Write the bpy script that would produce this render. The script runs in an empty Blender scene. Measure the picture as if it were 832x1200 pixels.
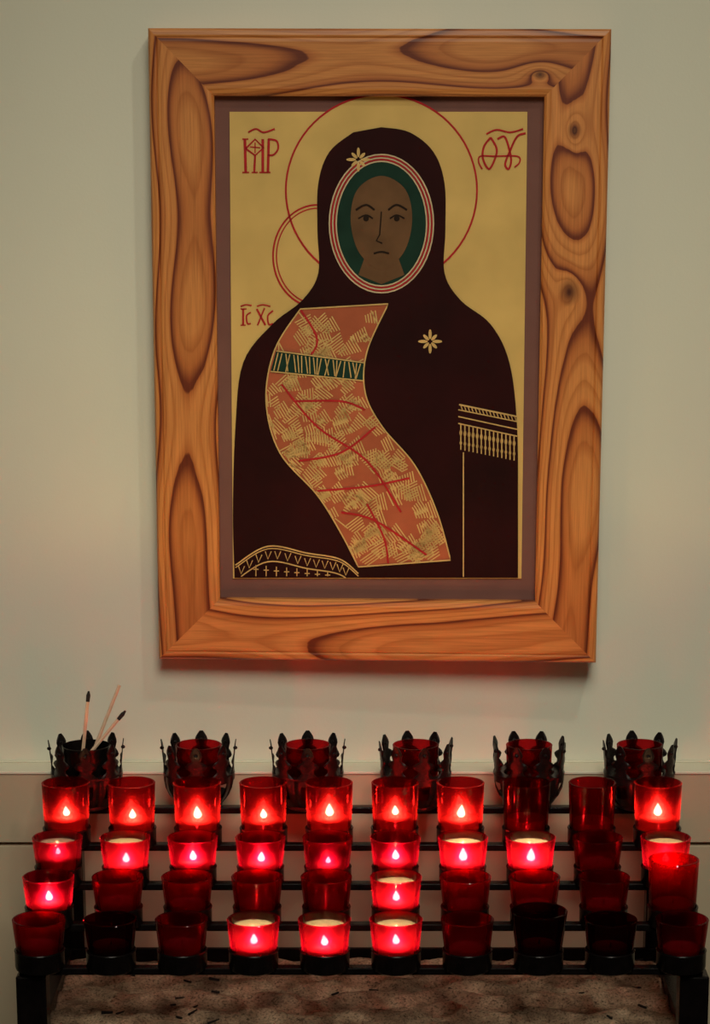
import bpy, math, random
from mathutils import Vector, Matrix, noise as mnoise

random.seed(7)
S = bpy.context.scene
C = S.collection

# ------------------------------------------------------------------ camera
F_PX, CX, CY, W_PX, H_PX = 2750.0, 445.0, 820.0, 832.0, 1200.0
PITCH = math.radians(13.0)
CAM = Vector((0, -3.14, 1.60))
cam_d = bpy.data.cameras.new('camera')
cam = bpy.data.objects.new('camera', cam_d); C.objects.link(cam)
cam.location = CAM
cam.rotation_euler = (math.pi/2 - PITCH, 0, 0)
cam_d.sensor_fit = 'AUTO'; cam_d.sensor_width = 36.0
cam_d.lens = F_PX*36.0/H_PX
cam_d.shift_x = (W_PX/2 - CX)/H_PX
cam_d.shift_y = (CY - H_PX/2)/H_PX
cam_d.clip_start = 0.05
S.camera = cam

# ------------------------------------------------------------------ world, lights, exposure
S.view_settings.view_transform = 'Standard'
S.view_settings.look = 'None'
S.view_settings.gamma = 1.0
S.view_settings.use_curve_mapping = False
S.view_settings.exposure = 0.0
S.cycles.use_denoising = True
S.cycles.transparent_max_bounces = 48
S.cycles.max_bounces = 10

world = bpy.data.worlds.new('world'); S.world = world
world.use_nodes = True
bg = world.node_tree.nodes['Background']
bg.inputs[0].default_value = (1.0, 0.86, 0.60, 1)
bg.inputs[1].default_value = 0.04

def spot_light(name, loc, target, radius, power, color, angle):
    l = bpy.data.lights.new(name, 'SPOT'); l.shadow_soft_size = radius
    l.energy = power; l.color = color; l.spot_size = math.radians(angle); l.spot_blend = 1.0
    o = bpy.data.objects.new(name, l); C.objects.link(o)
    o.location = loc
    o.rotation_euler = (Vector(target)-Vector(loc)).to_track_quat('-Z', 'Y').to_euler()
    return o
# small ceiling spot, right and in front: throws the frame's shadow down-left
spot_light('ceiling_spot_small_offscreen', (0.90, -1.75, 3.75), (0, 0, 0.92), 0.07, 48.0, (1.0, 0.92, 0.74), 46)
# broad soft fill added out of view for general room light on the wall
spot_light('room_fill_broad_offscreen', (0.25, -3.3, 3.5), (-0.05, 0, 1.06), 0.75, 350.0, (1.0, 0.93, 0.76), 40)

# ------------------------------------------------------------------ helpers
def cam_axes():
    f = Vector((0, math.cos(PITCH), -math.sin(PITCH)))
    u = Vector((0, math.sin(PITCH), math.cos(PITCH)))
    return f, u, Vector((1, 0, 0))
FWD, UPV, RGT = cam_axes()
def ray(px, py):
    return FWD + RGT*((px-CX)/F_PX) - UPV*((py-CY)/F_PX)

def link_mesh(name, verts, faces, mat, parent=None, smooth=False, mats=None, fmat=None):
    m = bpy.data.meshes.new(name)
    m.from_pydata([tuple(v) for v in verts], [], faces)
    for mm in (mats or [mat]):
        m.materials.append(mm)
    if fmat:
        for p, i in zip(m.polygons, fmat): p.material_index = i
    if smooth:
        for p in m.polygons: p.use_smooth = True
    m.update()
    return link_data(name, m, parent)

def link_data(name, m, parent=None, loc=None):
    o = bpy.data.objects.new(name, m); C.objects.link(o)
    if parent: o.parent = parent
    if loc is not None: o.location = loc
    return o

def empty(name, loc=(0, 0, 0), rot=(0, 0, 0)):
    o = bpy.data.objects.new(name, None); C.objects.link(o)
    o.location = loc; o.rotation_euler = rot; o.empty_display_size = 0.05
    return o

def tag(o, label=None, cat=None, group=None, kind=None):
    if label: o['label'] = label
    if cat: o['category'] = cat
    if group: o['group'] = group
    if kind: o['kind'] = kind
    return o

def box_geo(x0, x1, y0, y1, z0, z1):
    v = [(x, y, z) for x in (x0, x1) for y in (y0, y1) for z in (z0, z1)]
    f = [(0, 1, 3, 2), (4, 6, 7, 5), (0, 4, 5, 1), (2, 3, 7, 6), (0, 2, 6, 4), (1, 5, 7, 3)]
    return v, f

def box(name, x0, x1, y0, y1, z0, z1, mat, parent=None, bevel=0.0):
    v, f = box_geo(x0, x1, y0, y1, z0, z1)
    o = link_mesh(name, v, f, mat, parent)
    if bevel:
        b = o.modifiers.new('bevel', 'BEVEL'); b.width = bevel; b.segments = 2
    return o

def lathe_geo(profile, seg=32, cx=0, cy=0):
    """profile: list of (r, z); r == 0 gives a pole"""
    v, f, rings = [], [], []
    for r, z in profile:
        if r < 1e-7:
            rings.append([len(v)]); v.append((cx, cy, z))
        else:
            s = len(v)
            for i in range(seg):
                a = 2*math.pi*i/seg
                v.append((cx+r*math.cos(a), cy+r*math.sin(a), z))
            rings.append(list(range(s, s+seg)))
    for A, B in zip(rings, rings[1:]):
        for i in range(seg):
            j = (i+1) % seg
            if len(A) == 1 and len(B) == 1: continue
            if len(A) == 1: f.append((A[0], B[j], B[i]))
            elif len(B) == 1: f.append((A[i], A[j], B[0]))
            else: f.append((A[i], A[j], B[j], B[i]))
    return v, f

def lathe_mesh(name, profile, mat, seg=32, sharp=35):
    v, f = lathe_geo(profile, seg)
    m = bpy.data.meshes.new(name); m.from_pydata(v, [], f); m.materials.append(mat)
    for p in m.polygons: p.use_smooth = True
    m.update()
    try: m.set_sharp_from_angle(angle=math.radians(sharp))
    except Exception: pass
    return m

def tube_geo(p0, p1, r0, r1, seg=10):
    p0, p1 = Vector(p0), Vector(p1)
    d = (p1-p0).normalized()
    a = d.orthogonal().normalized(); b = d.cross(a)
    v, f = [], []
    for p, r in ((p0, r0), (p1, r1)):
        for i in range(seg):
            t = 2*math.pi*i/seg
            v.append(p + a*r*math.cos(t) + b*r*math.sin(t))
    for i in range(seg):
        j = (i+1) % seg
        f.append((i, j, seg+j, seg+i))
    f.append(tuple(range(seg))[::-1]); f.append(tuple(range(seg, 2*seg)))
    return v, f

# ------------------------------------------------------------------ materials
def new_mat(name):
    m = bpy.data.materials.new(name); m.use_nodes = True
    nt = m.node_tree; nt.nodes.clear()
    out = nt.nodes.new('ShaderNodeOutputMaterial')
    return m, nt, out

def principled(nt, out, col, rough=0.6, metal=0.0, spec=0.5):
    b = nt.nodes.new('ShaderNodeBsdfPrincipled')
    b.inputs['Base Color'].default_value = (*col, 1)
    b.inputs['Roughness'].default_value = rough
    b.inputs['Metallic'].default_value = metal
    b.inputs['Specular IOR Level'].default_value = spec
    nt.links.new(b.outputs[0], out.inputs[0])
    return b

def ramp(nt, stops, fac=None):
    r = nt.nodes.new('ShaderNodeValToRGB')
    e = r.color_ramp.elements
    while len(e) > 1: e.remove(e[-1])
    e[0].position = stops[0][0]; e[0].color = (*stops[0][1], 1)
    for p, c in stops[1:]:
        q = e.new(p); q.color = (*c, 1)
    if fac is not None: nt.links.new(fac, r.inputs[0])
    return r

def noise_tex(nt, scale, detail=3, rough=0.5, vec=None, dim='3D'):
    n = nt.nodes.new('ShaderNodeTexNoise'); n.noise_dimensions = dim
    n.inputs['Scale'].default_value = scale; n.inputs['Detail'].default_value = detail
    n.inputs['Roughness'].default_value = rough
    if vec is not None: nt.links.new(vec, n.inputs['Vector'])
    return n

def math_n(nt, op, a, b=None, c=None):
    n = nt.nodes.new('ShaderNodeMath'); n.operation = op
    for i, x in enumerate((a, b, c)):
        if x is None: continue
        if isinstance(x, (int, float)): n.inputs[i].default_value = x
        else: nt.links.new(x, n.inputs[i])
    return n.outputs[0]

def noisy_mat(name, c0, c1, scale, rough=0.6, metal=0.0, bump=0.0, bump_scale=None, spec=0.5, detail=4):
    m, nt, out = new_mat(name)
    b = principled(nt, out, c0, rough, metal, spec)
    tc = nt.nodes.new('ShaderNodeTexCoord')
    n = noise_tex(nt, scale, detail, 0.55, tc.outputs['Object'])
    r = ramp(nt, [(0.3, c0), (0.7, c1)], n.outputs[0])
    nt.links.new(r.outputs[0], b.inputs['Base Color'])
    if bump:
        n2 = noise_tex(nt, bump_scale or scale*4, 3, 0.6, tc.outputs['Object'])
        bp = nt.nodes.new('ShaderNodeBump'); bp.inputs['Strength'].default_value = bump
        bp.inputs['Distance'].default_value = 0.002
        nt.links.new(n2.outputs[0], bp.inputs['Height']); nt.links.new(bp.outputs[0], b.inputs['Normal'])
    return m

M = {}
M['wall'] = noisy_mat('wall_paint', (0.68, 0.685, 0.565), (0.71, 0.715, 0.59), 3.0, 0.75, bump=0.08, bump_scale=260)
M['wainscot'] = noisy_mat('wainscot_paint', (0.46, 0.395, 0.275), (0.49, 0.42, 0.29), 4.0, 0.6, bump=0.05, bump_scale=200)
M['cap'] = noisy_mat('ledge_paint', (0.70, 0.67, 0.53), (0.74, 0.71, 0.57), 6.0, 0.5)
M['floor'] = noisy_mat('floor_tile', (0.16, 0.12, 0.09), (0.22, 0.17, 0.12), 5.0, 0.5)
M['iron'] = noisy_mat('black_iron', (0.003, 0.0025, 0.0025), (0.007, 0.005, 0.005), 60, 0.26, 0.0, bump=0.12, bump_scale=300, spec=0.12)
M['bronze'] = noisy_mat('dark_patinated_metal', (0.004, 0.003, 0.003), (0.012, 0.008, 0.008), 120, 0.28, 0.0, spec=0.18, bump=0.3, bump_scale=400)
M['mat_board'] = noisy_mat('mauve_mat_board', (0.175, 0.070, 0.058), (0.195, 0.080, 0.066), 30, 0.85, bump=0.1, bump_scale=900)
M['wick'] = noisy_mat('charred_wick', (0.008, 0.006, 0.005), (0.02, 0.015, 0.012), 200, 0.9)
M['char'] = M['wick']
M['splint'] = noisy_mat('pale_wood_splint', (0.62, 0.42, 0.28), (0.70, 0.50, 0.34), 90, 0.7)

def paint(name, c, rough=0.65, var=0.12, scale=25, metal=0.0):
    return noisy_mat(name, tuple(x*(1-var) for x in c), tuple(min(1, x*(1+var)) for x in c), scale, rough, metal, spec=0.12)
M['gold'] = paint('gold_leaf_ground', (0.70, 0.455, 0.155), 0.55, 0.10, 14, 0.0)
M['goldline'] = paint('gold_line_paint', (0.66, 0.42, 0.16), 0.6, 0.15, 60)
M['maroon'] = paint('maroon_paint', (0.022, 0.0016, 0.0022), 0.6, 0.35, 8)
M['red'] = paint('red_line_paint', (0.46, 0.020, 0.026), 0.6, 0.15, 60)
M['orange'] = paint('orange_red_paint', (0.42, 0.105, 0.050), 0.65, 0.15, 22)
M['green'] = paint('dark_green_paint', (0.010, 0.035, 0.024), 0.65, 0.2, 30)
M['skin'] = paint('umber_paint', (0.155, 0.075, 0.035), 0.65, 0.25, 18)
M['umber'] = paint('dark_umber_paint', (0.020, 0.010, 0.006), 0.65, 0.2, 30)
M['cream'] = paint('cream_line_paint', (0.62, 0.47, 0.30), 0.65, 0.1, 40)

def wood_mat(name, seed, tint=1.0, knots=()):
    """object X runs along the board, object Z across it"""
    m, nt, out = new_mat(name)
    b = principled(nt, out, (0.5, 0.25, 0.08), 0.38, 0, 0.45)
    tc = nt.nodes.new('ShaderNodeTexCoord')
    sp = nt.nodes.new('ShaderNodeSeparateXYZ'); nt.links.new(tc.outputs['Object'], sp.inputs[0])
    L, A = sp.outputs[0], sp.outputs[2]
    n1 = nt.nodes.new('ShaderNodeTexNoise'); n1.noise_dimensions = '1D'
    nt.links.new(math_n(nt, 'ADD', L, seed*3.7), n1.inputs['W'])
    n1.inputs['Scale'].default_value = 2.0; n1.inputs['Detail'].default_value = 1.0
    n2 = nt.nodes.new('ShaderNodeTexNoise'); n2.noise_dimensions = '1D'
    nt.links.new(math_n(nt, 'ADD', L, seed*9.1+5), n2.inputs['W'])
    n2.inputs['Scale'].default_value = 1.7; n2.inputs['Detail'].default_value = 0.0
    # across, centred on a wandering pith line
    u = math_n(nt, 'DIVIDE', A, 0.083)
    c = math_n(nt, 'MULTIPLY_ADD', n2.outputs[0], 0.9, 0.05)
    du = math_n(nt, 'SUBTRACT', u, c)
    q = math_n(nt, 'MULTIPLY', math_n(nt, 'MULTIPLY', du, du), 4.5)
    q = math_n(nt, 'ADD', q, math_n(nt, 'MULTIPLY', n1.outputs[0], 5.0))
    mp = nt.nodes.new('ShaderNodeMapping'); mp.inputs['Scale'].default_value = (6, 40, 55)
    mp.inputs['Location'].default_value = (seed, seed*2, seed*3)
    nt.links.new(tc.outputs['Object'], mp.inputs[0])
    n3 = noise_tex(nt, 1.0, 3, 0.5, mp.outputs[0])
    q = math_n(nt, 'ADD', q, math_n(nt, 'MULTIPLY', n3.outputs[0], 0.16))
    for (kl, ka, kr) in knots:
        dl = math_n(nt, 'MULTIPLY', math_n(nt, 'SUBTRACT', L, kl), 0.55)
        da = math_n(nt, 'SUBTRACT', A, ka)
        d = math_n(nt, 'SQRT', math_n(nt, 'ADD', math_n(nt, 'MULTIPLY', dl, dl), math_n(nt, 'MULTIPLY', da, da)))
        g = math_n(nt, 'POWER', 2.718, math_n(nt, 'MULTIPLY', d, -1.0/(kr*1.3)))
        q = math_n(nt, 'ADD', q, math_n(nt, 'MULTIPLY', g, 1.6))
    fr = math_n(nt, 'FRACT', q)
    light, mid, dark = (0.60*tint, 0.240*tint, 0.066*tint), (0.44*tint, 0.140*tint, 0.035*tint), (0.17*tint, 0.036*tint, 0.012*tint)
    r = ramp(nt, [(0.0, mid), (0.10, light), (0.52, light), (0.80, mid), (0.93, dark), (0.985, dark), (1.0, mid)], fr)
    fr2 = math_n(nt, 'FRACT', math_n(nt, 'MULTIPLY', q, 3.0))
    r2_ = ramp(nt, [(0.0, (0.97, 0.95, 0.93)), (0.15, (1.04, 1.04, 1.04)), (0.6, (1.0, 1.0, 1.0)), (0.93, (0.80, 0.70, 0.62)), (1.0, (0.97, 0.95, 0.93))], fr2)
    mx0 = nt.nodes.new('ShaderNodeMix'); mx0.data_type = 'RGBA'; mx0.blend_type = 'MULTIPLY'; mx0.inputs[0].default_value = 1.0
    nt.links.new(r.outputs[0], mx0.inputs[6]); nt.links.new(r2_.outputs[0], mx0.inputs[7])
    mp2 = nt.nodes.new('ShaderNodeMapping'); mp2.inputs['Scale'].default_value = (12, 300, 420)
    nt.links.new(tc.outputs['Object'], mp2.inputs[0])
    n4 = noise_tex(nt, 1.0, 4, 0.6, mp2.outputs[0])
    r4 = ramp(nt, [(0.3, (0.78, 0.74, 0.70)), (0.65, (1.08, 1.06, 1.04))], n4.outputs[0])
    mx = nt.nodes.new('ShaderNodeMix'); mx.data_type = 'RGBA'; mx.blend_type = 'MULTIPLY'
    mx.inputs[0].default_value = 1.0
    nt.links.new(mx0.outputs[2], mx.inputs[6]); nt.links.new(r4.outputs[0], mx.inputs[7])
    col = mx.outputs[2]
    for (kl, ka, kr) in knots:
        dl = math_n(nt, 'MULTIPLY', math_n(nt, 'SUBTRACT', L, kl), 0.8)
        da = math_n(nt, 'SUBTRACT', A, ka)
        d = math_n(nt, 'SQRT', math_n(nt, 'ADD', math_n(nt, 'MULTIPLY', dl, dl), math_n(nt, 'MULTIPLY', da, da)))
        k = math_n(nt, 'SMOOTH_MIN', math_n(nt, 'MAXIMUM', math_n(nt, 'SUBTRACT', 1.0, math_n(nt, 'DIVIDE', d, kr)), 0.0), 0.9, 0.2)
        mk = nt.nodes.new('ShaderNodeMix'); mk.data_type = 'RGBA'
        nt.links.new(k, mk.inputs[0]); nt.links.new(col, mk.inputs[6])
        mk.inputs[7].default_value = (0.05, 0.012, 0.005, 1)
        col = mk.outputs[2]
    nt.links.new(col, b.inputs['Base Color'])
    return m

def glass_mat(name, T, tr_col, tr_fac, rough=0.04, f0=0.016, f1=0.5, sc_col=(1, 1, 1), sc_fac=0.0, sc_rough=0.84):
    """stained-through glass: tinted transparency, a little body scatter, fresnel sheen"""
    m, nt, out = new_mat(name)
    tp = nt.nodes.new('ShaderNodeBsdfTransparent'); tp.inputs[0].default_value = (*T, 1)
    tl = nt.nodes.new('ShaderNodeBsdfTranslucent'); tl.inputs[0].default_value = (*tr_col, 1)
    gl = nt.nodes.new('ShaderNodeBsdfGlossy'); gl.inputs['Roughness'].default_value = rough
    gl.inputs[0].default_value = (1, 1, 1, 1)
    tc = nt.nodes.new('ShaderNodeTexCoord')
    n = noise_tex(nt, 60, 4, 0.6, tc.outputs['Object'])
    f = math_n(nt, 'MULTIPLY', math_n(nt, 'ADD', n.outputs[0], 0.4), tr_fac)
    mx = nt.nodes.new('ShaderNodeMixShader'); nt.links.new(f, mx.inputs[0])
    nt.links.new(tp.outputs[0], mx.inputs[1]); nt.links.new(tl.outputs[0], mx.inputs[2])
    if sc_fac:
        # forward scatter of the rippled, sooty glass
        rf = nt.nodes.new('ShaderNodeBsdfRefraction'); rf.inputs[0].default_value = (*sc_col, 1)
        rf.inputs['Roughness'].default_value = sc_rough; rf.inputs['IOR'].default_value = 1.35
        ms = nt.nodes.new('ShaderNodeMixShader'); ms.inputs[0].default_value = sc_fac
        nt.links.new(mx.outputs[0], ms.inputs[1]); nt.links.new(rf.outputs[0], ms.inputs[2])
        mx = ms
    lw = nt.nodes.new('ShaderNodeLayerWeight'); lw.inputs[0].default_value = 0.25
    ff = math_n(nt, 'MULTIPLY_ADD', math_n(nt, 'POWER', lw.outputs['Facing'], 3.0), f1, f0)
    mx2 = nt.nodes.new('ShaderNodeMixShader'); nt.links.new(ff, mx2.inputs[0])
    nt.links.new(mx.outputs[0], mx2.inputs[1]); nt.links.new(gl.outputs[0], mx2.inputs[2])
    nt.links.new(mx2.outputs[0], out.inputs[0])
    return m

M['ruby'] = glass_mat('ruby_glass', (0.62, 0.085, 0.13), (0.90, 0.012, 0.14), 0.012, sc_col=(0.95, 0.025, 0.20), sc_fac=0.20)
M['scarlet'] = glass_mat('scarlet_glass', (0.62, 0.10, 0.12), (0.90, 0.02, 0.09), 0.010, sc_col=(0.95, 0.085, 0.10), sc_fac=0.20)
M['dark_glass'] = glass_mat('dark_garnet_glass', (0.30, 0.03, 0.04), (0.35, 0.006, 0.02), 0.04)
M['pane'] = glass_mat('picture_glass', (0.97, 0.98, 0.97), (0.9, 0.95, 0.9), 0.0, 0.02, 0.003, 0.2)

def soft_mat(name, col, tl_col, fac):
    m, nt, out = new_mat(name)
    d = nt.nodes.new('ShaderNodeBsdfDiffuse'); d.inputs[0].default_value = (*col, 1)
    t = nt.nodes.new('ShaderNodeBsdfTranslucent'); t.inputs[0].default_value = (*tl_col, 1)
    mx = nt.nodes.new('ShaderNodeMixShader'); mx.inputs[0].default_value = fac
    nt.links.new(d.outputs[0], mx.inputs[1]); nt.links.new(t.outputs[0], mx.inputs[2])
    nt.links.new(mx.outputs[0], out.inputs[0])
    return m
M['wax'] = soft_mat('candle_wax', (0.50, 0.44, 0.36), (0.55, 0.42, 0.30), 0.4)
def liner_mat():
    m, nt, out = new_mat('frosted_liner')
    tp = nt.nodes.new('ShaderNodeBsdfTransparent'); tp.inputs[0].default_value = (0.95, 0.95, 0.93, 1)
    d = nt.nodes.new('ShaderNodeBsdfDiffuse'); d.inputs[0].default_value = (0.55, 0.52, 0.48, 1)
    t = nt.nodes.new('ShaderNodeBsdfTranslucent'); t.inputs[0].default_value = (0.85, 0.82, 0.76, 1)
    a = nt.nodes.new('ShaderNodeMixShader'); a.inputs[0].default_value = 0.5
    nt.links.new(d.outputs[0], a.inputs[1]); nt.links.new(t.outputs[0], a.inputs[2])
    b = nt.nodes.new('ShaderNodeMixShader'); b.inputs[0].default_value = 0.11
    nt.links.new(tp.outputs[0], b.inputs[1]); nt.links.new(a.outputs[0], b.inputs[2])
    nt.links.new(b.outputs[0], out.inputs[0])
    return m
M['liner'] = liner_mat()
def flame_mat(name, col, strength):
    m, nt, out = new_mat(name)
    e = nt.nodes.new('ShaderNodeEmission'); e.inputs[0].default_value = (*col, 1); e.inputs[1].default_value = strength
    nt.links.new(e.outputs[0], out.inputs[0])
    return m
FLAME_S = 470.0
M['flame'] = flame_mat('candle_flame', (1.0, 0.64, 0.26), FLAME_S)
M['flame_low'] = flame_mat('low_candle_flame', (1.0, 0.55, 0.30), FLAME_S*0.6)

def sand_mat():
    m, nt, out = new_mat('ash_sand')
    b = principled(nt, out, (0.3, 0.2, 0.13), 0.95, 0, 0.2)
    tc = nt.nodes.new('ShaderNodeTexCoord')
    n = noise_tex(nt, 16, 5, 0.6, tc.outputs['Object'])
    r = ramp(nt, [(0.36, (0.17, 0.115, 0.075)), (0.5, (0.36, 0.265, 0.175)), (0.62, (0.58, 0.45, 0.31))], n.outputs[0])  # stain patches, colour contrast raised to stand in for weak ridge shading
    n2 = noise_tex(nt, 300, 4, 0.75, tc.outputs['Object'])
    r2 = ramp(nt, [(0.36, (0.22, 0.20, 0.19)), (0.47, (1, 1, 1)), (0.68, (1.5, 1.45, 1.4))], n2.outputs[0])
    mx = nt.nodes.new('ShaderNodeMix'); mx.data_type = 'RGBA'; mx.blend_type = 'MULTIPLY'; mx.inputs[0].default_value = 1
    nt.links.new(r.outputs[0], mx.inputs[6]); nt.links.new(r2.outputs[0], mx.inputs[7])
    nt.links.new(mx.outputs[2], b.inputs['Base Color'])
    bp = nt.nodes.new('ShaderNodeBump'); bp.inputs['Strength'].default_value = 0.7; bp.inputs['Distance'].default_value = 0.003
    nt.links.new(n2.outputs[0], bp.inputs['Height']); nt.links.new(bp.outputs[0], b.inputs['Normal'])
    return m
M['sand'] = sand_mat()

# ------------------------------------------------------------------ setting
LEDGE_Y, LEDGE_Z = -0.051, 0.787
tag(box('wall_back', -2.2, 2.2, 0.0, 0.12, 0.0, 3.2, M['wall']), 'pale grey-cream painted wall behind the framed icon', kind='structure')
tag(box('floor', -2.2, 2.2, -4.2, 0.12, -0.05, 0.0, M['floor']), 'dark floor under the candle stand', kind='structure')
# wainscot: a projecting band with a cap, a fine shadow gap, a lower board
tag(box('trim_1', -2.2, 2.2, LEDGE_Y, 0.0, 0.686, LEDGE_Z-0.004, M['wainscot'], bevel=0.001), 'upper tan board of the projecting wainscot', kind='structure')
tag(box('trim_2', -2.2, 2.2, LEDGE_Y-0.002, 0.0, LEDGE_Z-0.004, LEDGE_Z, M['cap'], bevel=0.001), 'cream ledge cap along the wainscot top', kind='structure')
tag(box('trim_3', -2.2, 2.2, LEDGE_Y+0.016, 0.0, 0.681, 0.686, M['wainscot']), 'thin recessed gap between wainscot boards', kind='structure')
tag(box('trim_4', -2.2, 2.2, LEDGE_Y, 0.0, 0.10, 0.681, M['wainscot'], bevel=0.001), 'lower tan board of the projecting wainscot', kind='structure')
tag(box('baseboard_back', -2.2, 2.2, LEDGE_Y-0.008, 0.0, 0.0, 0.10, M['wainscot'], bevel=0.002), 'tan baseboard along the floor', kind='structure')
tag(box('trim_5', -2.2, 2.2, -0.005, 0.0, LEDGE_Z, LEDGE_Z+0.0025, M['cap'], bevel=0.0008), 'thin caulk bead where ledge meets wall', kind='structure')

# ------------------------------------------------------------------ framed icon
FW, FH, RAIL, THK = 0.5885, 0.8199, 0.083, 0.041
FRAME_LOC = Vector((-0.0024, -0.050, 1.350))
frame = empty('framed_icon', FRAME_LOC, (math.radians(-0.15), math.radians(0.2), math.radians(-1.6)))
tag(frame, 'large icon on gold ground in an orange pine frame on the wall', 'framed picture')
bpy.context.view_layer.update()
FM = frame.matrix_world.copy(); FMI = FM.inverted()
# local: x right, z up, y towards wall; front face at y = 0
def loc_on(px, py, y):
    """pixel on the picture -> frame-local point on the plane at local depth y"""
    o = FMI @ CAM; d = FMI.to_3x3() @ ray(px, py)
    t = (y-o.y)/d.y
    p = o + d*t
    return p.x, p.z

PROFILE = [(0.0, THK), (0.0, 0.004), (0.0025, 0.0008), (0.008, 0.0), (0.0098, 0.0004), (0.0108, 0.0016), (0.0122, 0.0004),
           (0.016, 0.0), (0.074, 0.0), (0.080, 0.0012), (RAIL, 0.0045), (RAIL, 0.016), (0.078, 0.017), (0.078, THK)]
def rail(length, mat, rot, loc):
    v, f = [], []
    n = len(PROFILE)
    for s in (-1, 1):
        for (u, d) in PROFILE:
            v.append((s*(length/2-u), d, u))
    for i in range(n):
        j = (i+1) % n
        f.append((i, j, n+j, n+i))
    f.append(tuple(range(n))); f.append(tuple(range(2*n-1, n-1, -1)))
    o = link_mesh('frame_rail', v, f, mat, frame)
    o.location = loc; o.rotation_euler = (0, rot, 0)
    return o
# local +Z of a rail points inwards (to the picture)
rail(FW, wood_mat('pine_top', 1.3, 0.92, knots=[(-0.205, 0.056, 0.008)]), math.pi, (0, 0, FH/2)).rotation_euler = (0, math.pi, 0)
rail(FW, wood_mat('pine_bottom', 4.2, 1.12), 0.0, (0, 0, -FH/2))
rail(FH, wood_mat('pine_left', 7.9, 1.0), math.pi/2, (-FW/2, 0, 0))
rail(FH, wood_mat('pine_right', 2.6, 1.02, knots=[(0.082, 0.046, 0.016), (0.285, 0.044, 0.010)]), -math.pi/2, (FW/2, 0, 0))

ART_Y = 0.0135
iw, ih = FW/2-RAIL+0.004, FH/2-RAIL+0.004
box('mat_board', -iw, iw, ART_Y+0.002, ART_Y+0.005, -ih, ih, M['mat_board'], frame)
box('backing_board', -iw-0.0005, iw+0.0005, ART_Y+0.006, ART_Y+0.010, -ih, ih, M['mat_board'], frame)

def poly_obj(name, polys, mat, depth, thick=0.0006, parent=frame):
    """flat painted shapes: each polygon (pixel list) becomes a thin slab on the picture plane"""
    v, f = [], []
    y0 = ART_Y - depth
    for pts in polys:
        n = len(pts); s = len(v)
        for (px, py) in pts:
            x, z = loc_on(px, py, ART_Y); v.append((x, y0, z))
        for (px, py) in pts:
            x, z = loc_on(px, py, ART_Y); v.append((x, y0+thick, z))
        f.append(tuple(range(s, s+n)))
        for i in range(n):
            j = (i+1) % n
            f.append((s+i, s+n+i, s+n+j, s+j))
    return link_mesh(name, v, f, mat, parent)

def stroke(pts, w, closed=False):
    """ribbon quads along a pixel polyline"""
    out = []
    P = [Vector((p[0], p[1])) for p in pts]
    if closed: P = P + [P[0]]
    nrm = []
    for i in range(len(P)):
        a = P[max(i-1, 0)]; b = P[min(i+1, len(P)-1)]
        if closed and i in (0, len(P)-1): a, b = P[-2], P[1]
        d = (b-a)
        d = d.normalized() if d.length > 0 else Vector((1, 0))
        nrm.append(Vector((-d.y, d.x)))
    for i in range(len(P)-1):
        a, b = P[i], P[i+1]
        out.append([tuple(a+nrm[i]*w/2), tuple(b+nrm[i+1]*w/2), tuple(b-nrm[i+1]*w/2), tuple(a-nrm[i]*w/2)])
    return out

def arc(cx, cy, rx, ry=None, a0=0, a1=360, n=64):
    ry = rx if ry is None else ry
    return [(cx+rx*math.cos(math.radians(a0+(a1-a0)*i/n)), cy+ry*math.sin(math.radians(a0+(a1-a0)*i/n))) for i in range(n+1)]

def spline(pts, n=10, closed=False):
    out = []
    N = len(pts)
    rng = range(N) if closed else range(N-1)
    for i in rng:
        g = (lambda k: Vector(pts[k % N])) if closed else (lambda k: Vector(pts[min(max(k, 0), N-1)]))
        p0, p1, p2, p3 = g(i-1), g(i), g(i+1), g(i+2)
        for k in range(n):
            t = k/n
            q = 0.5*((2*p1)+(-p0+p2)*t+(2*p0-5*p1+4*p2-p3)*t*t+(-p0+3*p1-3*p2+p3)*t*t*t)
            out.append((q.x, q.y))
    if not closed: out.append(tuple(pts[-1]))
    return out

# gold ground panel with the halo standing above its top edge
poly_obj('gold_ground', [[(269, 131), (618, 131), (611, 678), (273, 678)]], M['gold'], 0.0, 0.002)
poly_obj('gold_halo', [arc(447, 223, 112, n=72)[:-1]], M['gold'], 0.0004, 0.0016)
poly_obj('halo_outline', stroke(arc(447, 223, 112, n=72), 2.2), M['red'], 0.0009)
poly_obj('small_ring_outline', stroke(arc(372, 300, 52, 60, 60, 320, 48), 2.0)+stroke(arc(372, 300, 48, 56, 60, 320, 48), 1.4), M['red'], 0.0009)

# plain generic veiled figure: mantle, sash, face in an oval
right_side = [(447, 149), (480, 155), (508, 178), (521, 215), (522, 270), (521, 320), (540, 352), (575, 380), (597, 425), (606, 500), (607, 600), (607, 677)]
left_side = [(287, 677), (285, 600), (288, 500), (297, 425), (319, 380), (354, 352), (373, 320), (372, 270), (373, 215), (386, 178), (414, 155)]
left_side = [(max(273, x-12 if y > 400 else x), y) for x, y in left_side]
poly_obj('mantle', [spline(right_side, 6)[:-1] + [(607, 677)] + spline(left_side, 6)], M['maroon'], 0.0011)
hood = arc(447, 262, 52, 72, 0, 360, 48)[:-1]
poly_obj('veil_lining', [hood], M['green'], 0.0016)
poly_obj('veil_border', stroke(arc(447, 262, 53, 73, 0, 360, 48), 1.6)+stroke(arc(447, 262, 57, 77, 0, 360, 48), 1.6)+stroke(arc(447, 262, 61, 81, 0, 360, 48), 1.6), M['cream'], 0.0019)
poly_obj('veil_border_red', stroke(arc(447, 262, 55, 75, 0, 360, 48), 1.6)+stroke(arc(447, 262, 59, 79, 0, 360, 48), 1.6), M['red'], 0.0017)
poly_obj('neck', [[(428, 300), (466, 300), (474, 322), (447, 333), (420, 322)]], M['skin'], 0.0019)
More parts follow.
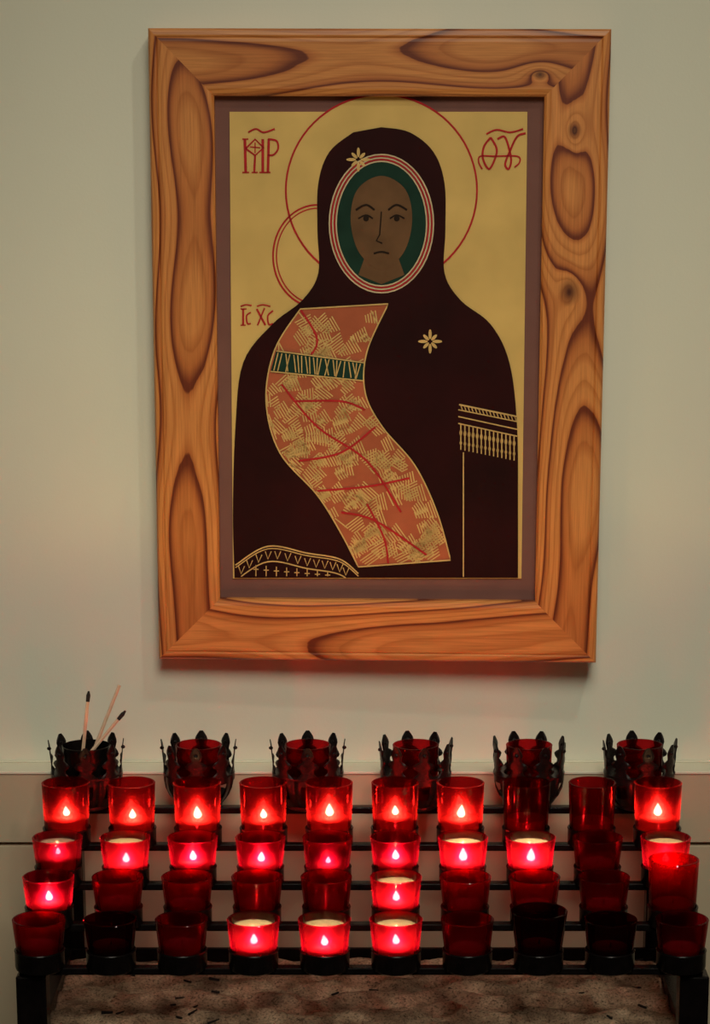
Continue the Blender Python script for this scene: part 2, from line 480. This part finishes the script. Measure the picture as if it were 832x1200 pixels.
poly_obj('face', [spline([(447, 206), (475, 222), (483, 258), (473, 296), (447, 316), (421, 296), (411, 258), (419, 222)], 8, True)], M['skin'], 0.0022)
feat = []
for s in (-1, 1):
    feat += stroke(spline([(447+s*8, 246), (447+s*18, 240), (447+s*30, 246)], 6), 2.4)
    feat += stroke(spline([(447+s*10, 256), (447+s*18, 252), (447+s*27, 256)], 6), 1.8)
    feat += [arc(447+s*18, 256, 3.4, 3.4, 0, 360, 12)[:-1]]
feat += stroke([(447, 248), (445, 275), (441, 282), (448, 285)], 1.6)
feat += stroke(spline([(438, 297), (447, 295), (456, 297)], 5), 2.2)
poly_obj('face_lines', feat, M['umber'], 0.0027)

sash_l = [(352, 362), (322, 410), (312, 470), (328, 530), (372, 580), (400, 625), (420, 664)]
sash_r = [(528, 656), (512, 600), (486, 545), (448, 500), (428, 460), (430, 412), (455, 356)]
sash = spline(sash_l, 8) + spline(sash_r, 8)
poly_obj('sash', [sash], M['orange'], 0.0016)
def inside(p, poly):
    c = False; n = len(poly)
    for i in range(n):
        (x1, y1), (x2, y2) = poly[i], poly[(i+1) % n]
        if (y1 > p[1]) != (y2 > p[1]) and p[0] < (x2-x1)*(p[1]-y1)/(y2-y1)+x1: c = not c
    return c
rr = random.Random(3)
hatch, folds = [], []
for k in range(330):
    bx, by = rr.uniform(310, 530), rr.uniform(355, 660)
    if not inside((bx, by), sash): continue
    t = (by-355)/305
    ang = math.radians(rr.choice((62, 40, 78, -35, 55)) + rr.uniform(-10, 10))
    ln = rr.uniform(12, 26); m_ = rr.randint(4, 8)
    dx, dy = math.cos(ang), math.sin(ang)
    for i in range(m_):
        ox, oy = bx - dy*i*3.1, by + dx*i*3.1
        L2 = ln*(1-0.09*i)
        a, b = (ox-dx*L2/2, oy-dy*L2/2), (ox+dx*L2/2, oy+dy*L2/2)
        if inside(a, sash) and inside(b, sash): hatch += stroke([a, b], 1.35)
for fi, pts in enumerate(([(352, 362), (372, 400), (352, 430)], [(330, 450), (372, 500), (430, 540), (470, 600)], [(345, 470), (400, 470), (428, 480)],
            [(372, 575), (430, 570), (480, 560)], [(400, 600), (440, 610), (500, 650)], [(440, 500), (400, 530), (350, 540)], [(430, 590), (450, 630), (455, 660)])):
    poly_obj('sash_fold', stroke(spline(pts, 6), 2.4), M['red'], 0.0023+0.00007*fi)
tag(poly_obj('sash_gold_hatching', hatch, M['goldline'], 0.0021), kind='stuff')
poly_obj('sash_edge', stroke(sash, 1.6, True), M['goldline'], 0.0027)
poly_obj('sash_band', [[(324, 410), (428, 424), (426, 446), (317, 436)]], M['green'], 0.0026)
bh = []
for i in range(22):
    x = 326+i*4.6
    bh += stroke([(x, 413+0.13*(x-324)), (x+rr.uniform(-6, 6), 434+0.1*(x-324))], 1.2)
bh += stroke([(324, 411), (428, 425)], 1.4)+stroke([(317, 435), (426, 446)], 1.4)
poly_obj('sash_band_lines', bh, M['goldline'], 0.0031)

# mantle trims: hem border, fringed cuff, open edge line, two flowers
trim = []
hem1 = spline([(276, 662), (314, 640), (360, 648), (398, 655), (420, 672)], 8)
hem2 = [(x, y+18) for x, y in hem1 if y+18 < 677]
trim += stroke(hem1, 1.5)+stroke([(x, y+3) for x, y in hem1], 1.1)+stroke(hem2, 1.4)
for i in range(0, len(hem1)-2, 2):
    x, y = hem1[i]
    if y+17 > 677: continue
    trim += stroke([(x-3, y+6), (x, y+15), (x+4, y+6)], 1.1)
for x in range(300, 395, 12):
    y = 662 + 0.08*(x-300)
    trim += stroke([(x, y), (x, 675)], 1.1)+stroke([(x-3, y+5), (x+3, y+5)], 1.1)
tag(poly_obj('hem_border', trim, M['goldline'], 0.0017), kind='stuff'); trim = []
trim += stroke([(538, 474), (606, 488)], 1.8)+stroke([(537, 480), (606, 494)], 1.2)+stroke([(537, 488), (606, 503)], 1.4)+stroke([(537, 496), (606, 511)], 1.4)
for i in range(14):
    x = 540+i*4.8; y = 497+0.2*(x-540)
    trim += stroke([(x, y), (x, y+30)], 1.3)
    trim += [arc(x, y+10, 1.7, 3.5, 0, 360, 8)[:-1], arc(x, y+22, 1.5, 2.5, 0, 360, 8)[:-1]]
for i in range(16):
    x = 540+i*4.2; y = 474.5+0.2*(x-538)
    trim += stroke([(x, y), (x+2.1, y+6)], 1.0)
tag(poly_obj('cuff_fringe', trim, M['goldline'], 0.0017), kind='stuff')
poly_obj('mantle_edge_line', stroke([(543, 530), (543, 676)], 1.4), M['goldline'], 0.0015)
for (fx, fy) in ((420, 187), (504, 400)):
    trim = []
    for k in range(8):
        a = k*math.pi/4
        r1 = 14 if k % 2 == 0 else 11
        cx_, cy_ = fx+math.cos(a)*r1*0.6, fy+math.sin(a)*r1*0.6
        pet = [(cx_+math.cos(a)*r1*0.42*math.cos(t)-math.sin(a)*1.9*math.sin(t), cy_+math.sin(a)*r1*0.42*math.cos(t)+math.cos(a)*1.9*math.sin(t)) for t in [j*math.pi/5 for j in range(10)]]
        trim.append(pet)
    tag(poly_obj('gold_flower', trim, M['goldline'], 0.0022), kind='stuff')

# painted lettering
let = []
def flush(nm):
    global let
    poly_obj(nm, let, M['red'], 0.0009); let = []
def S_(pts, w=2.4): let.extend(stroke(pts, w))
S_([(287, 163), (288, 202)], 3.2); S_([(284, 163), (291, 163)], 1.6); S_([(284, 202), (292, 202)], 1.6)
S_([(288, 174), (299, 163), (309, 173), (299, 182), (288, 174)], 2.0); S_([(299, 182), (298, 202)], 2.4); S_([(293, 172), (305, 173)], 1.3); S_([(299, 167), (299, 179)], 1.3)
S_([(308, 163), (308, 202)], 3.2); S_([(295, 202), (302, 202)], 1.5); S_([(304, 202), (317, 202)], 1.6)
flush('letter')
S_([(315, 163), (314, 202)], 3.0); S_(spline([(314, 163), (324, 165), (326, 174), (321, 181), (314, 182)], 5), 2.2)
flush('letter')
S_(spline([(291, 155), (300, 151), (309, 155), (322, 151)], 6), 2.0)
flush('titlo_mark')
S_(spline([(575, 161), (567, 172), (566, 186), (573, 198), (580, 186), (582, 174), (575, 161)], 5), 2.4)
S_(spline([(565, 198), (561, 190), (563, 183), (580, 183), (606, 183), (609, 190), (603, 196)], 5), 1.8)
flush('letter')
S_(spline([(583, 163), (591, 160), (596, 172), (599, 188), (596, 198), (592, 192), (598, 176), (606, 160), (616, 156)], 5), 2.4)
flush('letter')
S_(spline([(570, 157), (582, 152), (598, 155), (613, 151)], 6), 2.0)
flush('titlo_mark')
S_([(285, 362), (285, 381)], 2.4); S_([(282, 362), (289, 362)], 1.3); S_([(282, 381), (288, 381)], 1.3)
flush('letter')
S_(spline([(294, 366), (289, 370), (290, 379), (294, 379)], 4), 1.8); flush('letter'); S_(spline([(282, 359), (288, 357), (295, 358)], 4), 1.5)
flush('titlo_mark')
S_([(301, 362), (311, 381)], 2.2); S_([(310, 361), (302, 381)], 1.8)
flush('letter')
S_(spline([(320, 364), (314, 370), (315, 380), (320, 379)], 4), 1.9); flush('letter'); S_(spline([(301, 359), (308, 357), (317, 359)], 4), 1.5)
flush('titlo_mark')

# glass over the picture
box('picture_glass', -iw, iw, ART_Y-0.0062, ART_Y-0.0042, -ih, ih, M['pane'], frame)

# ------------------------------------------------------------------ votive stand
ROW_Y = [-0.125, -0.214, -0.303, -0.392, -0.481]
BAR_Z = [0.754, 0.729, 0.704, 0.680, 0.655]
COL_X = [-0.4055+0.085*j for j in range(10)]
HOLD_X = [(p-445)*3.128/F_PX for p in (103, 234, 361, 487, 619, 748)]
POST_X = [(-0.433, -0.397), (0.357, 0.392)]

rack = empty('votive_stand', (0, -0.30, 0))
tag(rack, 'black iron stepped votive stand holding the red glasses before the wainscot', 'candle stand')
def rbox(name, x0, x1, y0, y1, z0, z1, mat=None, bevel=0.0012):
    return box(name, x0, x1, y0+0.30, y1+0.30, z0, z1, mat or M['iron'], rack, bevel)
for k in range(5):
    y, z = ROW_Y[k], BAR_Z[k]
    rbox('tier_bar', -0.43, 0.385, y-0.007, y+0.007, z-0.0045, z+0.0045)
for (x0, x1) in POST_X:
    rbox('post', x0, x1, ROW_Y[4]-0.016, ROW_Y[4]+0.016, 0.0, 0.6515, bevel=0.002)
    rbox('post', x0, x1, ROW_Y[0]-0.014, ROW_Y[0]+0.014, 0.0, 0.750, bevel=0.002)
    xm = (x0+x1)/2
    # sloping stringer under the tiers
    a, b = Vector((xm, ROW_Y[4], BAR_Z[4]-0.012)), Vector((xm, ROW_Y[0], BAR_Z[0]-0.012))
    v = []
    for p in (a, b):
        for dx in (-0.012, 0.012):
            for dz in (-0.009, 0.009):
                v.append((p.x+dx, p.y+0.30, p.z+dz))
    link_mesh('side_stringer', v, [(0, 1, 3, 2), (4, 6, 7, 5), (0, 4, 5, 1), (2, 3, 7, 6), (0, 2, 6, 4), (1, 5, 7, 3)], M['iron'], rack)
    rbox('tray_rail', xm-0.012, xm+0.012, ROW_Y[4], ROW_Y[0], 0.500, 0.515)
rbox('cross_rail', -0.43, 0.385, ROW_Y[4]-0.008, ROW_Y[4]+0.008, 0.488, 0.515)
rbox('cross_rail', -0.43, 0.385, ROW_Y[0]-0.008, ROW_Y[0]+0.008, 0.488, 0.515)

def cup_mesh(name, ri):
    ro = ri+0.0016
    return lathe_mesh(name, [(0, -0.0035), (ro-0.004, -0.0035), (ro-0.001, -0.0015), (ro, 0.002), (ro, 0.0195), (ro+0.0006, 0.021), (ro, 0.022),
                             (ri, 0.022), (ri, 0.0), (0, 0.0)], M['iron'], 28)
CUP_S, CUP_T = cup_mesh('cup_short', 0.0280), cup_mesh('cup_tall', 0.0292)

# glasses
def glass_mesh(name, rb, rt, h, mat, t=0.0024):
    n = 7
    outp = [(rb + (rt-rb)*(i/n)**0.85, 0.002 + (h-0.004)*i/n) for i in range(n+1)]
    prof = [(0, 0), (rb-0.002, 0)] + outp + [(rt+0.0003, h-0.0008), (rt-0.0004, h), (rt-t+0.0003, h-0.0001), (rt-t-0.0002, h-0.0014)]
    inn = [(rb-t + (rt-rb)*(i/n)**0.85, 0.006 + (h-0.009)*i/n) for i in range(n, -1, -1)]
    prof += inn + [(rb-t-0.003, 0.0052), (0, 0.005)]
    return lathe_mesh(name, prof, mat, 36, 50)
KIND = {
    'short': (0.0248, 0.0314, 0.0600), 'tall': (0.0276, 0.0306, 0.0820), 'mid': (0.0240, 0.0335, 0.0700)}
GM = {}
for kname, (rb, rt, h) in KIND.items():
    for g in ('ruby', 'scarlet', 'dark_glass'):
        GM[(kname, g)] = glass_mesh('glass_%s_%s' % (kname, g), rb, rt, h, M[g])

def flame_mesh(name, h, r, mat):
    prof = [(0, 0), (r*0.55, h*0.05), (r*0.92, h*0.18), (r, h*0.30), (r*0.86, h*0.48), (r*0.55, h*0.70), (r*0.22, h*0.90), (0, h)]
    return lathe_mesh(name, prof, mat, 12, 80)
FL = {'n': flame_mesh('flame_n', 0.0125, 0.0044, M['flame']), 'b': flame_mesh('flame_b', 0.0165, 0.0053, M['flame']),
      's': flame_mesh('flame_s', 0.0085, 0.0032, M['flame_low'])}
WICK = bpy.data.meshes.new('wick')
_v, _f = tube_geo((0, 0, 0), (0.0008, 0, 0.006), 0.0009, 0.0007, 6); WICK.from_pydata([tuple(p) for p in _v], [], _f); WICK.materials.append(M['wick'])
def wax_mesh(rb, h):
    r = rb-0.0034
    return lathe_mesh('wax', [(0, 0), (r-0.001, 0), (r, 0.001), (r+0.0004, h-0.001), (r-0.001, h), (r*0.5, h-0.0015), (0, h-0.002)], M['wax'], 28, 50)
WAXM = {}
def wax_for(kind, h):
    key = (kind, round(h, 4))
    if key not in WAXM: WAXM[key] = wax_mesh(KIND[kind][0], h)
    return WAXM[key]
def liner_mesh(kind):
    rb, rt, h = KIND[kind]
    r0, r1, hh = rb-0.0028, rb-0.0028+(rt-rb)*0.55, h*0.74
    return lathe_mesh('liner', [(r0, 0.0), (r1, hh), (r1-0.0006, hh), (r0-0.0006, 0.0)], M['liner'], 32, 40)
LINER = {k: liner_mesh(k) for k in KIND}

ORD = ['first', 'second', 'third', 'fourth', 'fifth', 'sixth', 'seventh', 'eighth', 'ninth', 'tenth']
TIER = {1: 'tall-glass tier', 2: 'tier below tall glasses', 3: 'tier behind front tier', 4: 'front tier'}

def candle(kind, loc, wax_h, flame, liner, label, group):
    e = empty('votive_candle', loc)
    tag(e, label, 'candle', group)
    link_data('wax', wax_for(kind, wax_h), e)
    w = link_data('wick', WICK, e, (0, 0, wax_h-0.0025))
    if flame:
        fo = link_data('flame', FL[flame], e, (0.0006, 0, wax_h+0.0015))
        fo.rotation_euler = (0, random.uniform(-0.12, 0.12), 0)
    if liner:
        link_data('liner', LINER[kind], e, (0, 0, 0.0003))
    return e

# state per tier: flame code ('n','b','s' or None), liner, glass tone
ROWS = {
    1: ['n', 'n', 'b', 'n', 'b', 'n', 'b', None, None, 'b'],
    2: ['s', 'n', 'n', 'n', 's', 'n', 'b', 'b', None, 'n'],
    3: ['n', None, None, None, None, 'n', None, None, None, None],
    4: [None, None, None, 'n', 'n', 'n', None, None, None, None]}
LINED = {(2, 0), (2, 1), (2, 6), (2, 7), (2, 9), (3, 5), (4, 3), (4, 4), (4, 5)}
DARK = {(4, 1), (4, 7), (4, 8)}   # glasses darker than equally unlit neighbours
KINDS = {(3, 9): 'tall', (4, 7): 'mid'}
for k in (1, 2, 3, 4):
    for j in range(10):
        kind = KINDS.get((k, j), 'tall' if k == 1 else 'short')
        cupk = 'tall' if kind == 'tall' else 'short'
        x, y, z = COL_X[j], ROW_Y[k], BAR_Z[k]+0.0045
        link_data('glass_cup', CUP_T if cupk == 'tall' else CUP_S, rack, (x, y+0.30, z))
        fl = ROWS[k][j]
        tone = 'dark_glass' if (k, j) in DARK else 'scarlet' if kind == 'tall' else 'ruby'
        g = link_data('votive_glass', GM[(kind, tone)], None, (x+random.uniform(-0.0003, 0.0003), y, z-0.0001))
        g.rotation_euler = (0, 0, random.uniform(0, 6.28))
        size = 'tall ' if kind == 'tall' else ''
        state = 'glowing lit' if fl else 'unlit'
        tag(g, '%s %sred votive glass, %s from matchstick end, %s' % (state, size, ORD[j], TIER[k]), 'votive glass',
            {1: 'tall glasses on the upper tier', 2: 'glasses below the tall tier', 3: 'glasses above the front tier', 4: 'glasses on the front tier'}[k])
        wh = {1: 0.029, 2: 0.021, 3: 0.022, 4: 0.022}[k] + random.uniform(-0.003, 0.003)
        if (k, j) == (2, 0): wh = 0.030
        candle(kind, (g.location.x, y, z+0.0056), wh, fl, (k, j) in LINED,
               '%s candle inside %s glass from matchstick end, %s' % ('lit' if fl else 'unlit', ORD[j], TIER[k]),
               {1: 'candles in the tall glasses', 2: 'candles below the tall tier', 3: 'candles above the front tier', 4: 'candles on the front tier'}[k])

# ------------------------------------------------------------------ ornate leaf holders on the top tier
def leaf_mesh():
    # (height, half width, radius from the holder's axis)
    rows = [(0.000, 0.0105, 0.0297), (0.006, 0.0130, 0.0348), (0.014, 0.0158, 0.0405), (0.024, 0.0176, 0.0450), (0.034, 0.0183, 0.0468),
            (0.043, 0.0178, 0.0470), (0.048, 0.0120, 0.0465), (0.051, 0.0085, 0.0462), (0.055, 0.0078, 0.0462), (0.058, 0.0130, 0.0466),
            (0.0615, 0.0152, 0.0470), (0.065, 0.0118, 0.0472), (0.068, 0.0062, 0.0474), (0.072, 0.0072, 0.0478), (0.076, 0.0084, 0.0482),
            (0.080, 0.0072, 0.0486), (0.084, 0.0048, 0.0490), (0.0875, 0.0022, 0.0494)]
    v, f = [], []
    cols = [-1, -0.5, 0, 0.5, 1]
    th = 0.0011
    for side in (0, 1):
        for (h, w, r) in rows:
            for c in cols:
                a = c*w/r
                rr_ = r - (th if side else 0) - 0.0012*(1-abs(c))*0 + 0.0010*math.cos(c*math.pi)*0.5
                if h > 0.05: rr_ += 0.0012*abs(c)
                v.append((rr_*math.cos(a), rr_*math.sin(a), h))
    n, m_ = len(rows), len(cols)
    idx = lambda s, i, j: s*n*m_+i*m_+j
    for i in range(n-1):
        for j in range(m_-1):
            # openwork: leave the paired tear-drop holes of the bowl open
            if i in (2, 3) and j in (1, 2): 
                continue
            f.append((idx(0, i, j), idx(0, i, j+1), idx(0, i+1, j+1), idx(0, i+1, j)))
            f.append((idx(1, i, j+1), idx(1, i, j), idx(1, i+1, j), idx(1, i+1, j+1)))
    for i in range(n-1):
        for j in (0, m_-1):
            q = (idx(0, i, j), idx(0, i+1, j), idx(1, i+1, j), idx(1, i, j))
            f.append(q if j == 0 else q[::-1])
    m = bpy.data.meshes.new('leaf'); m.from_pydata(v, [], f); m.materials.append(M['bronze'])
    for p in m.polygons: p.use_smooth = True
    m.update()
    return m
LEAF = leaf_mesh()
LOBE = lathe_mesh('leaf_bead', [(0, -0.0025), (0.0022, -0.0015), (0.003, 0), (0.0022, 0.0018), (0, 0.003)], M['bronze'], 10, 80)
FOOT = lathe_mesh('holder_foot', [(0, 0), (0.028, 0), (0.0308, 0.0015), (0.0308, 0.004), (0.0300, 0.006), (0.0286, 0.006), (0.0286, 0.003), (0, 0.003)], M['bronze'], 32)
COLLAR = lathe_mesh('holder_collar', [(0.0335, 0.0), (0.0350, 0.0), (0.0475, 0.0015), (0.0475, 0.004), (0.0350, 0.003), (0.0335, 0.003), (0.0335, 0.0)], M['bronze'], 32)
INNER = lathe_mesh('inner_cup', [(0, 0.004), (0.026, 0.004), (0.0285, 0.006), (0.0315, 0.080), (0.0322, 0.0835), (0.0310, 0.084), (0.0302, 0.080), (0.0272, 0.008), (0, 0.006)], M['iron'], 32)
HLAB = ['ornate dark metal leaf holder with burnt matchsticks standing in it',
        'ornate dark leaf holder next to the one with matchsticks, red glass inside',
        'ornate dark leaf holder, third from the matchstick end of the top tier',
        'ornate dark leaf holder, fourth from the matchstick end of the top tier',
        'ornate dark leaf holder, fifth from the matchstick end of the top tier',
        'ornate dark leaf holder farthest from the matchsticks on the top tier']
HZ = BAR_Z[0]+0.0046
for i, x in enumerate(HOLD_X):
    e = empty('leaf_votive_holder', (x, ROW_Y[0], HZ), (0, 0, [0.10, 0.0, 0.03, 0.22, 0.38, 0.12][i]))
    tag(e, HLAB[i], 'candle holder', 'ornate leaf holders on the top tier')
    link_data('foot', FOOT, e); link_data('collar', COLLAR, e, (0, 0, 0.044))
    for k in range(8):
        lf = link_data('leaf', LEAF, e, (0, 0, 0.004)); lf.rotation_euler = (0, 0, k*math.pi/4+math.pi/2)
        a = k*math.pi/4+math.pi/2
        bd = link_data('bead', LOBE, lf, (0.0486, 0, 0.076))
    if i == 0:
        link_data('inner_cup', INNER, e)
    else:
        g = link_data('votive_glass', GM[('tall', 'scarlet')], None, (x, ROW_Y[0], HZ+0.0029))
        tag(g, 'dark red glass set inside the %s ornate leaf holder from the matchstick end' % ORD[i], 'votive glass', 'glasses in the ornate holders')
        candle('tall', (x, ROW_Y[0], HZ+0.0086), 0.02, None, False, 'unlit candle inside the %s ornate leaf holder from the matchstick end' % ORD[i], 'candles in the ornate holders')

# ------------------------------------------------------------------ matchsticks
def match(p_top, p_base, tip, label, yb, yt):
    """long splint from inside the holder to a tip above it"""
    def at(px, py, y):
        r = ray(px, py); return CAM + r*((y-CAM.y)/r.y)
    T, B = at(*p_top, yt), at(*p_base, yb)
    dn = (B-T)/(T.z-B.z)
    # foot of the splint: on the cup floor, or against the cup wall where it slants
    B2 = B.copy()
    while B2.z > HZ+0.0074 and math.hypot(B2.x-HOLD_X[0], B2.y-ROW_Y[0]) < 0.0262 + 0.04*(B2.z-HZ-0.008):
        B2 += dn*0.0005
    e = empty('matchstick', B2); tag(e, label, 'matchstick', 'long matchsticks in the ornate holder')
    dv = T-B2
    cut = 1.0 if not tip else 1-tip/dv.length
    def sq(p0, p1, h0, h1, mat, nm):
        v, f = tube_geo(p0, p1, h0, h1, 6); o = link_mesh(nm, v, f, mat, e); return o
    sq(Vector((0, 0, 0)), dv*cut, 0.0026, 0.0023, M['splint'], 'stick')
    if tip:
        v, f = tube_geo(dv*cut, dv*(cut*0.4+0.6), 0.0025, 0.0028, 8)
        v2, f2 = tube_geo(dv*(cut*0.4+0.6), dv, 0.0028, 0.0012, 8)
        o = link_mesh('burnt_tip', v+v2, f+[tuple(q+len(v) for q in ff) for ff in f2], M['char'], e)
match((104, 810), (98, 872), 0.014, 'upright long matchstick with a charred tip in the ornate holder', -0.140, -0.134)
match((140, 803), (112, 874), 0, 'long matchstick without a charred tip leaning in the ornate holder', -0.118, -0.110)
match((147, 833), (116, 870), 0.015, 'strongly leaning matchstick with a charred bent tip in the ornate holder', -0.128, -0.120)

# ------------------------------------------------------------------ sand tray
TX0, TX1, TY0, TY1 = -0.430, 0.386, -0.4645, -0.1395
TW = 0.018
tray = empty('sand_tray', (0, -0.30, 0.515))
tag(tray, 'black metal tray of sand under the votive tiers', 'tray')
def tbox(name, x0, x1, y0, y1, z0, z1):
    return box(name, x0, x1, y0+0.30, y1+0.30, z0-0.515, z1-0.515, M['iron'], tray, 0.001)
tbox('tray_floor', TX0, TX1, TY0, TY1, 0.515, 0.519)
tbox('tray_wall', TX0, TX1, TY1-0.006, TY1, 0.519, 0.566)
tbox('tray_wall', TX0, TX1, TY0, TY0+0.006, 0.519, 0.566)
tbox('tray_wall', TX0, TX0+TW, TY0+0.006, TY1-0.006, 0.519, 0.566)
tbox('tray_wall', TX1-TW, TX1, TY0+0.006, TY1-0.006, 0.519, 0.566)
nx, ny = 220, 110
sx0, sx1, sy0, sy1 = TX0+TW, TX1-TW, TY0+0.006, TY1-0.006
v, f = [], []
def sand_h(x, y):
    w = 0.5+0.5*math.sin(2*math.pi*(y/0.062 + 0.18*math.sin(2*math.pi*x/0.115) + 0.35*mnoise.noise((x*6, y*6, 0))))
    return 0.548 + 0.009*w**1.5 + 0.003*mnoise.noise((x*30, y*30, 2)) + 0.0012*mnoise.noise((x*140, y*140, 5))
for j in range(ny+1):
    for i in range(nx+1):
        x, y = sx0+(sx1-sx0)*i/nx, sy0+(sy1-sy0)*j/ny
        v.append((x, y, sand_h(x, y)))
for j in range(ny):
    for i in range(nx):
        a = j*(nx+1)+i
        f.append((a, a+1, a+nx+2, a+nx+1))
# skirt down to the tray floor
ring = [i for i in range(nx+1)] + [j*(nx+1)+nx for j in range(1, ny+1)] + [ny*(nx+1)+i for i in range(nx-1, -1, -1)] + [j*(nx+1) for j in range(ny-1, 0, -1)]
s0 = len(v)
for q in ring: v.append((v[q][0], v[q][1], 0.519))
for i in range(len(ring)):
    j = (i+1) % len(ring)
    f.append((ring[i], s0+i, s0+j, ring[j]))
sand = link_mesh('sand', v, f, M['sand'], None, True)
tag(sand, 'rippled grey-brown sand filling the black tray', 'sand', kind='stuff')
rs = random.Random(11)
stub_at = []
for i in range(26):
    x, y = rs.uniform(sx0+0.02, sx1-0.02), rs.uniform(sy0+0.03, sy1-0.02)
    while any((x-q[0])**2+(y-q[1])**2 < 0.018**2 for q in stub_at):
        x, y = rs.uniform(sx0+0.02, sx1-0.02), rs.uniform(sy0+0.03, sy1-0.02)
    stub_at.append((x, y))
    z = sand_h(x, y)
    a = rs.uniform(-0.9, 0.9); L = rs.uniform(0.003, 0.008); r = rs.uniform(0.0014, 0.0028)
    d = Vector((math.cos(a), math.sin(a), rs.uniform(-0.1, 0.2)))*L
    vv, ff = tube_geo(-d, d, r, r*0.7, 6)
    o = link_mesh('charred_stub', vv, ff, M['char'], None); o.location = (x, y, z+r*0.5)
    tag(o, 'short charred match stub lying on the sand', 'match stub', 'charred stubs on the sand')
